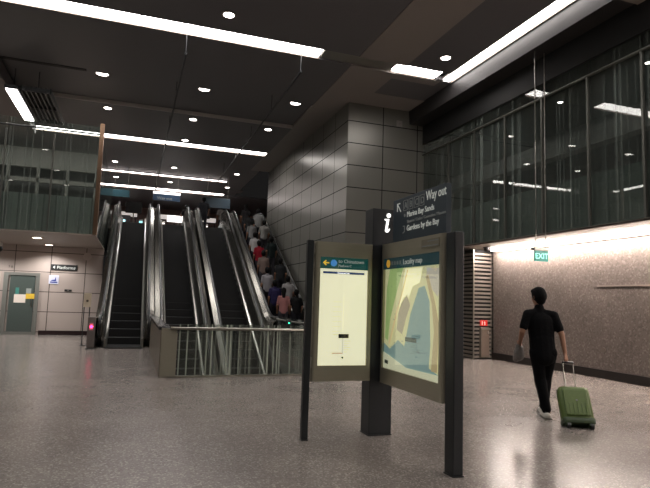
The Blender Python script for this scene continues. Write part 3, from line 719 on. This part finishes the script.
# ------------------------------------------------------------------ upper landing
def hang_sign(label, x0, x1, z0, z1, y, mat, lines, lit=None):
    t = thing('hanging_sign', label, 'sign', ((x0+x1)/2, y, z0)); w = (x1-x0)/2
    obj('board', B(-w, w, -.04, .04, 0, z1-z0, bev=.01), mat, t)
    for x in (-w*.8, w*.8): obj('hanger_rod', T([(x, 0, z1-z0), (x, 0, CEIL-z0)], .012), 'steel', t)
    if lit: obj('lit_strip', B(-w, w, -.05, -.04, z1-z0-.12, z1-z0), lit, t)
    for s, sz, x, z, m_ in lines: text('lettering', s, sz, m_, t, (x, -.052, z), RX)
hang_sign('teal hanging sign over the landing of the leftmost escalator', -1.19, -.42, 6.17, 6.52, 28, pm('teal_board', (22, 66, 76), .4), [])
hang_sign('dark blue hanging sign with a lit white upper line over the second escalator', .66, 1.96, 6.16, 6.6, 28, pm('blue_board', (26, 52, 78), .4), [('Way out', .2, -.45, .05, 'txt_dim')], emit_mat('lit_sign_line', (255, 250, 250), 1.6))
hang_sign('black hanging sign over the landing of the third escalator', 3.17, 4.45, 6.02, 6.52, 28, 'navy', [])
for i, x in enumerate((-1.0, .2, 1.4, 2.6, 3.8)):
    t = thing('fare_gate', 'low grey fare gate on the upper landing', 'fare gate', (x, 33, MZ), 0, 'fare gates on the upper landing')
    obj('cabinet', B(-.12, .12, -.8, .8, 0, 1.0, bev=.03), 'steel', t); obj('display', B(-.08, .08, -.82, -.8, .7, .9), emit_mat('gate_display', (150, 220, 230) if i % 2 else (255, 240, 235), 1.6), t); obj('flap', B(.12, .4, -.02, .02, .3, .9), 'clear', t)
t = thing('service_counter', 'lit white service counter far behind the second escalator', 'counter', (2.5, 36, MZ))
obj('desk', B(-.9, .9, -.3, .3, 0, 1.1, bev=.02), 'strip', t); obj('lit_board', B(-.7, .7, .1, .2, 1.5, 1.9), emit_mat('counter_board', (255, 250, 245), 2.2), t); obj('board_post', B(-.04, .04, .12, .18, 1.1, 1.5), 'steel', t)
t = thing('ticket_machine', 'dark ticket machine with a small lit screen on the upper landing', 'ticket machine', (-.9, 37, MZ))
obj('cabinet', B(-.5, .5, -.3, .3, 0, 1.8, bev=.03), 'darkmetal', t); obj('screen', B(-.3, .2, -.31, -.3, 1.2, 1.5), emit_mat('machine_screen', (190, 235, 240), 1.6), t)

for i, (x, lab) in enumerate(((-.6, 'left of the three added glowing boards standing in for far downlights'), (1.9, 'middle one of the three added glowing boards standing in for far downlights'), (4.6, 'right of the three added glowing boards standing in for far downlights'))):  # boards added in place of the white glimmer of far downlights
    t = thing('lit_board', lab, 'lit board', (x, 38.5, MZ), 0, 'added stand-in glow boards on the far landing')
    for sx in (-.5, .5): obj('leg', B(sx-.03, sx+.03, -.03, .03, 0, 1.9), 'darkmetal', t)
    obj('frame', B(-.62, .62, -.05, .05, 1.9, 2.3, bev=.01), 'darkmetal', t); obj('lit_face', B(-.58, .58, -.06, -.05, 1.95, 2.25), emit_mat('stand_in_glow_face', (255, 246, 240), .45), t)
for i, x in enumerate((-.2, 3.3)):
    t = thing('notice_stand', 'dark notice stand on the landing %s' % ('behind the leftmost escalator' if i == 0 else 'behind the third escalator'), 'stand', (x, 30, MZ))
    obj('base', B(-.3, .3, -.2, .2, 0, .03), 'darkmetal', t); obj('pole', T([(0, 0, .03), (0, 0, 1.1)], .03), 'steel', t); obj('board', B(-.4, .4, -.03, .03, 1.0, 1.6, bev=.01), 'black', t)

# ------------------------------------------------------------------ people
def capsule(bm, a, b, ra, rb, sx=1., sy=1., seg=14):
    """tapered rounded limb from a to b; sx, sy squash the section in x and y"""
    a = Vector(a); b = Vector(b); d = b-a; L = d.length; d.normalize()
    q = Vector((0, 0, 1)).rotation_difference(d).to_matrix()
    rings = []; n = 5
    prof = [(-ra*math.cos(PI/2*k/n), ra*math.sin(PI/2*k/n)) for k in range(0, n+1)]+[(L+rb*math.sin(PI/2*k/n), rb*math.cos(PI/2*k/n)) for k in range(0, n+1)]
    for z, r in prof:
        r = max(r, 1e-4); ring = []
        for k in range(seg):
            v = q @ Vector((r*math.cos(2*PI*k/seg), r*math.sin(2*PI*k/seg), z)); v = Vector((v.x*sx, v.y*sy, v.z)) if (sx != 1 or sy != 1) else v
            base = Vector((a.x, a.y, a.z)); ring.append(bm.verts.new(base+v))
        rings.append(ring)
    for r0, r1 in zip(rings, rings[1:]):
        for k in range(seg): bm.faces.new((r0[k], r0[(k+1)%seg], r1[(k+1)%seg], r1[k]))
    bm.faces.new(rings[0][::-1]); bm.faces.new(rings[-1])
def melt(name, bm, mat, parent, vox=.012, sm=4):
    """join overlapping limbs into one continuous skin"""
    me = bpy.data.meshes.new(name); bm.to_mesh(me); bm.free()
    tmp = bpy.data.objects.new('tmp', me); COL.objects.link(tmp)
    r = tmp.modifiers.new('r', 'REMESH'); r.mode = 'VOXEL'; r.voxel_size = vox
    s = tmp.modifiers.new('s', 'SMOOTH'); s.iterations = sm; s.factor = .5
    dg = bpy.context.evaluated_depsgraph_get(); dg.update()
    m2 = bpy.data.meshes.new_from_object(tmp.evaluated_get(dg)); m2.name = name
    bpy.data.objects.remove(tmp); bpy.data.meshes.remove(me)
    for p in m2.polygons: p.use_smooth = True
    m2.materials.clear(); m2.materials.append(M[mat] if isinstance(mat, str) else mat)
    o = bpy.data.objects.new(name, m2); COL.objects.link(o); o.parent = parent
    return o
def hand(bm, wr, dirv, side, palmn, curl=.5, s=1.):
    """palm, four bent fingers of unequal length and a thumb from the side of the palm"""
    wr = Vector(wr); d = Vector(dirv).normalized(); n = Vector(palmn); n = (n-d*n.dot(d)).normalized(); u = d.cross(n)*side
    pc = wr+d*.085*s
    for k in range(4):
        o = (-.03+.02*k)*s
        capsule(bm, wr+u*o*.55+d*.01, wr+u*o+d*.088*s, .015*s, .0125*s)
    for k, ln in enumerate((.062, .075, .08, .07)):
        o = (-.03+.02*k)*s; p0 = wr+u*o+d*.088*s
        a1 = curl*.7; p1 = p0+(d*math.cos(a1)+n*math.sin(a1))*ln*.45*s
        a2 = curl*1.7; p2 = p1+(d*math.cos(a2)+n*math.sin(a2))*ln*.33*s
        a3 = curl*2.5; p3 = p2+(d*math.cos(a3)+n*math.sin(a3))*ln*.25*s
        capsule(bm, p0, p1, .0092*s, .0088*s, seg=8); capsule(bm, p1, p2, .0088*s, .008*s, seg=8); capsule(bm, p2, p3, .008*s, .007*s, seg=8)
    t0 = wr+u*.026*s+d*.025*s; t1 = t0+(u*.7+d*.6+n*.3).normalized()*.04*s; t2 = t1+(u*.15+d*.8+n*.7).normalized()*.032*s
    capsule(bm, t0, t1, .0125*s, .0105*s, seg=8); capsule(bm, t1, t2, .0105*s, .008*s, seg=8)
def person(label, loc, rz, J, shirt, trousers, hairm='hair', group=None, vox=.02, sh_len=1., hair_long=False, shoes='shoe', lean_head=0., skinm='skin', long_sleeve=False, shorts=False, fine=False, face_turn=0.):
    t = thing('person', label, 'person', loc, rz, group)
    V = {k: Vector(v) for k, v in J.items()}
    hc = V['head']; ft = Matrix.Rotation(face_turn, 3, 'Z')
    # body: one continuous figure
    bm = bmesh.new()
    capsule(bm, V['pelvis']+Vector((0, 0, -.02)), V['waist'], .12, .11, 1.25, .85)
    capsule(bm, V['waist'], V['chest'], .115, .135, 1.25, .8)
    capsule(bm, V['chest'], V['neck']-Vector((0, 0, .06)), .13, .07, 1.2, .8)
    capsule(bm, V['neck']-Vector((0, 0, .05)), hc-Vector((0, 0, .06)), .056, .052)
    capsule(bm, hc-Vector((0, -.0, .03)), hc+Vector((0, 0, .035)), .078, .088, .9, 1.08)
    capsule(bm, hc+ft@Vector((0, .035, -.085)), hc+ft@Vector((0, .05, -.02)), .038, .055)       # jaw
    for s, a in ((-1, 'l'), (1, 'r')):
        capsule(bm, V['neck']-Vector((0, 0, .07)), V['sh_'+a], .055, .055)
        capsule(bm, V['sh_'+a], V['el_'+a], .052, .041); capsule(bm, V['el_'+a], V['wr_'+a], .041, .027)
        capsule(bm, V['hip_'+a], V['kn_'+a], .085, .055); capsule(bm, V['kn_'+a], V['an_'+a], .055, .037)
        if fine:
            capsule(bm, hc+ft@Vector((s*.083, 0, -.02)), hc+ft@Vector((s*.088, -.005, .02)), .011, .016, seg=8)
            hd_ = (V['hd_'+a]-V['wr_'+a]); hand(bm, V['wr_'+a], hd_, s, Vector((-s*.6, .8, .1)), .9)
        else:
            capsule(bm, V['wr_'+a], V['wr_'+a]+(V['wr_'+a]-V['el_'+a]).normalized()*.1, .03, .03)
    if fine:
        capsule(bm, hc+ft@Vector((0, .088, .0)), hc+ft@Vector((0, .108, -.03)), .010, .015, seg=8)   # nose
        capsule(bm, hc+ft@Vector((-.02, .09, -.062)), hc+ft@Vector((.02, .09, -.062)), .008, .008, seg=8)
    melt('body', bm, skinm, t, vox)
    if fine:
        for s in (-1, 1):
            bm = bmesh.new(); bmesh.ops.create_uvsphere(bm, u_segments=12, v_segments=8, radius=.012); bmesh.ops.translate(bm, vec=hc+ft@Vector((s*.032, .09, .008)), verts=bm.verts)
            obj('eye', bm, 'sole', t, True)
    # shirt
    bm = bmesh.new()
    bot = V['pelvis']+Vector((0, 0, -.02 if sh_len <= 1 else -.1))
    capsule(bm, bot, V['waist'], .142, .14, 1.25, .9)
    capsule(bm, V['waist'], V['chest'], .14, .15, 1.25, .85)
    capsule(bm, V['chest'], V['neck']-Vector((0, 0, .07)), .15, .085, 1.2, .85)
    capsule(bm, V['neck']-Vector((0, 0, .05)), V['neck']-Vector((0, 0, .005)), .068, .066)
    for a in 'lr':
        capsule(bm, V['neck']-Vector((0, 0, .075)), V['sh_'+a], .065, .07)
        e = V['el_'+a] if long_sleeve else V['sh_'+a].lerp(V['el_'+a], .72)
        capsule(bm, V['sh_'+a], e, .07, .06)
        if long_sleeve: capsule(bm, V['el_'+a], V['wr_'+a], .055, .04)
    melt('shirt', bm, shirt, t, vox)
    # trousers
    bm = bmesh.new()
    capsule(bm, V['pelvis']+Vector((0, 0, -.04)), V['pelvis']+Vector((0, 0, .05)), .135, .125, 1.25, .9)
    for a in 'lr':
        capsule(bm, V['hip_'+a], V['kn_'+a], .105, .075)
        if not shorts: capsule(bm, V['kn_'+a], V['an_'+a]+Vector((0, 0, .03)), .082, .064)
    melt('trousers', bm, trousers, t, vox)
    # shoes
    for a in 'lr':
        an = V['an_'+a]; bm = bmesh.new(); z = an.z-.09
        capsule(bm, an+Vector((0, -.045, z-an.z+.042)), an+Vector((0, .03, z-an.z+.045)), .046, .05)
        capsule(bm, an+Vector((0, .03, z-an.z+.047)), an+Vector((0, .17, z-an.z+.04)), .05, .038)
        sh = melt('shoe', bm, shoes, t, max(.008, vox*.7), 2)
        if fine:
            so = B(-.052, .052, -.095, .21, .0, .022, bev=.008); bmesh.ops.translate(so, vec=(an.x, an.y, z), verts=so.verts); obj('sole', so, 'sole', sh)
    # hair
    bm = bmesh.new()
    capsule(bm, hc+ft@Vector((0, -.022, .02)), hc+ft@Vector((0, -.008, .055)), .102, .102, .98, 1.05)
    capsule(bm, hc+ft@Vector((0, -.03, -.03)), hc+ft@Vector((0, -.03, .02)), .078, .09, .98, 1.)
    if fine:
        capsule(bm, hc+ft@Vector((-.045, .05, .085)), hc+ft@Vector((.05, .045, .095)), .038, .045)
    if hair_long: capsule(bm, hc+Vector((0, -.06, .0)), hc+Vector((0, -.1, -.2)), .085, .06, 1, .8)
    melt('hair', bm, hairm, t, max(.01, vox*.8), 2)
    return t
def pose(step=.0, arm=0., bend=0., wide=.19):
    return dict(pelvis=(0, 0, .93), waist=(0, .01+bend*.3, 1.06), chest=(0, .03+bend, 1.28), neck=(0, .05+bend*1.4, 1.48), head=(0, .07+bend*1.7, 1.61),
        sh_l=(-wide, .03+bend*1.2, 1.4), sh_r=(wide, .03+bend*1.2, 1.4), el_l=(-wide-.07, -.01+bend, 1.13), el_r=(wide+.07, -.01+bend+arm*.1, 1.13),
        wr_l=(-wide-.06, .12+bend, .93), wr_r=(wide+.05, .12+bend+arm*.25, .93+arm*.3),
        hip_l=(-.09, 0, .88), hip_r=(.09, 0, .88), kn_l=(-.1, .03, .5), kn_r=(.1, .03+step, .5+step*.4), an_l=(-.1, -.02, .09), an_r=(.1, -.02+step, .09+step*.57))
# traveller with the green suitcase
J = dict(pelvis=(0, 0, .93), waist=(-.01, .02, 1.06), chest=(-.02, .04, 1.29), neck=(-.03, .07, 1.5), head=(-.03, .09, 1.64),
    sh_l=(-.195, .03, 1.40), sh_r=(.155, .03, 1.39), el_l=(-.285, -.01, 1.16), el_r=(.235, -.05, 1.14), wr_l=(-.28, .13, 1.0), wr_r=(.26, -.10, .89),
    hd_l=(-.275, .2, .96), hd_r=(.265, -.13, .8), hip_l=(-.085, 0, .88), hip_r=(.085, 0, .88), kn_l=(-.03, .05, .5), kn_r=(.06, .1, .5),
    an_l=(.02, -.05, .09), an_r=(.07, .22, .09))
MAN = Vector((5.44, 6.32, 0)); HD = rad(-24)
person('person in black shirt and black trousers walking away pulling a green suitcase', MAN, HD, J, 'blackcloth', 'trouser', vox=.009, fine=True, face_turn=rad(32), sh_len=1.2)
Rm = Matrix.Rotation(HD, 3, 'Z')
# small bag in the left hand
pb = MAN+Rm@Vector((-.275, .2, .9))
t = thing('carry_bag', 'crumpled grey plastic bag held in the left hand of the walking person', 'bag', (pb.x, pb.y, .72), HD)
bm = bmesh.new(); capsule(bm, (0, 0, .09), (0, 0, .2), .075, .06, 1.0, .7); capsule(bm, (.0, 0, .18), (0, .01, .29), .05, .018)
capsule(bm, (-.04, .01, .04), (-.03, 0, .14), .045, .05); melt('sack', bm, 'bagm', t, .01, 1)
obj('grip', T([(-.03, 0, .26), (-.02, 0, .31), (.02, 0, .31), (.03, 0, .26)], .006, 6), 'bagm', t)
# suitcase
base = Vector((5.42, 5.64, 0)); grip = MAN+Rm@Vector((.275, -.15, .78)); dv = grip-base; yaw = math.atan2(-dv.x, dv.y); tilt = math.atan2(math.hypot(dv.x, dv.y), dv.z)
t = thing('suitcase', 'green hard shell suitcase tilted on its wheels with its handle pulled out', 'suitcase', base, yaw)
ax = Matrix.Rotation(-tilt, 4, 'X')
def sc(name, bm, mat, smooth=False, parent=None):
    bmesh.ops.transform(bm, matrix=Matrix.Translation((0, 0, .035))@ax, verts=bm.verts); return obj(name, bm, mat, parent or t, smooth)
sc('shell', B(-.195, .195, -.03, .17, .035, .53, bev=.07), 'case', True)
fp = sc('front_panel', B(-.155, .155, -.046, -.02, .12, .47, bev=.02), 'case')
sc('logo', B(-.012, .012, -.052, -.047, .31, .33, bev=.001), 'rim', False, fp)
bm = bmesh.new()
for x in (-.1, -.05, 0, .05, .1): box(bm, x-.006, x+.006, -.053, -.046, .12, .29, bev=.002)
sc('ridge', bm, 'case', False, fp)
sc('zip_band', B(-.199, .199, .06, .075, .06, .50, bev=.006), 'casedark')
sc('corner_guard', B(-.196, .196, -.034, .172, .03, .11, bev=.03), 'casedark')
for x in (-.14, .14):
    sc('wheel', T([(x-.018, .0, 0), (x+.018, .0, 0)], .035, 16), 'rubber')
    sc('wheel_housing', B(x-.03, x+.03, -.02, .05, .0, .045, bev=.008), 'casedark')
Lh = math.sqrt(dv.length_squared)-.035
for x in (-.065, .065): sc('handle_rod', T([(x, .1, .49), (x, .0+.03, Lh)], .007, 8), 'rim')
sc('handle_grip', T([(-.075, .03, Lh), (.075, .03, Lh)], .015, 10), 'rubber', True)

# crowd on the rightmost escalator
def mc(nm, c): return pm(nm, c, .8, bump=.2, bscale=20)
crowd = [
 ('person in a pink shirt lowest on the crowded escalator', 4.82, 18.0, 'pink', (205, 140, 138), 0, True),
 ('person in black at the right edge of the lowest group on the escalator', 5.28, 18.1, 'black', (20, 20, 22), .0, False),
 ('person in navy blue top just above the pink shirt', 4.62, 18.42, 'navy', (44, 38, 84), .3, False),
 ('person in a white top to the right of the navy blue top', 5.18, 18.62, 'white', (190, 186, 186), 0, False),
 ('person in a pale grey shirt with one arm on the left handrail', 4.52, 19.1, 'grey', (176, 172, 176), .8, False),
 ('person in dark clothes midway up, beside the tan clothed person', 5.2, 19.8, 'dark', (36, 38, 40), 0, False),
 ('person in a tan top just below the red shirt', 4.62, 20.45, 'tan', (150, 128, 120), .5, False),
 ('person in a red shirt midway up the crowded escalator', 4.62, 21.05, 'red', (176, 26, 46), 0, False),
 ('person in a white shirt just above the red shirt', 4.6, 21.95, 'white_b', (200, 198, 196), 0, False),
 ('person in dark green top standing right of the white shirt', 5.2, 21.4, 'green', (30, 44, 42), 0, False),
 ('person in a grey shirt high on the left side of the escalator', 4.7, 23.2, 'grey_b', (150, 150, 150), .5, False),
 ('person in black high on the escalator behind the grey shirts', 4.72, 23.9, 'black_b', (24, 24, 26), 0, False),
 ('person in a light patterned top high on the right of the escalator', 5.22, 23.3, 'light', (170, 168, 164), 0, False),
 ('person in black near the top at the left of the escalator', 4.7, 24.9, 'black_c', (26, 24, 26), 0, True),
 ('person in pale jacket near the top at the right of the escalator', 5.2, 24.4, 'pale', (160, 160, 158), .4, False),
]
for i, (lab, x, y, nm, c, arm, lg) in enumerate(crowd):
    kstep = math.floor((y-Y0-.15)/.4); ys = Y0+.15+kstep*.4+.2
    z = max(.012, (.15+kstep*.4+.2)*TAN)
    sc_ = pose(step=0., arm=arm, bend=.02+.03*(i % 3), wide=.16)
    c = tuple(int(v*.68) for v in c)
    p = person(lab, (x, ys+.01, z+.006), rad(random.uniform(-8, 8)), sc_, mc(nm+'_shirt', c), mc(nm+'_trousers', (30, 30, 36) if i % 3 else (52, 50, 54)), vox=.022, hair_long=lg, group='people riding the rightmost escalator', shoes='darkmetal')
    p.scale = (.9, .8, random.uniform(.93, 1.0))
for lab, x, y, c in (('distant person in dark clothes at the head of the third escalator', 3.1, 27.6, (22, 22, 26)), ('distant person in a dark coat at the upper landing between hanging signs', 2.5, 30.5, (40, 32, 34)), ('distant person in pale top on the far landing', 4.3, 29.5, (150, 146, 142))):
    person(lab, (x, y, MZ+.001), 0, pose(), mc('landing_shirt', c), mc('landing_trousers', (28, 28, 32)), vox=.024, group='people on the upper landing', shoes='darkmetal')
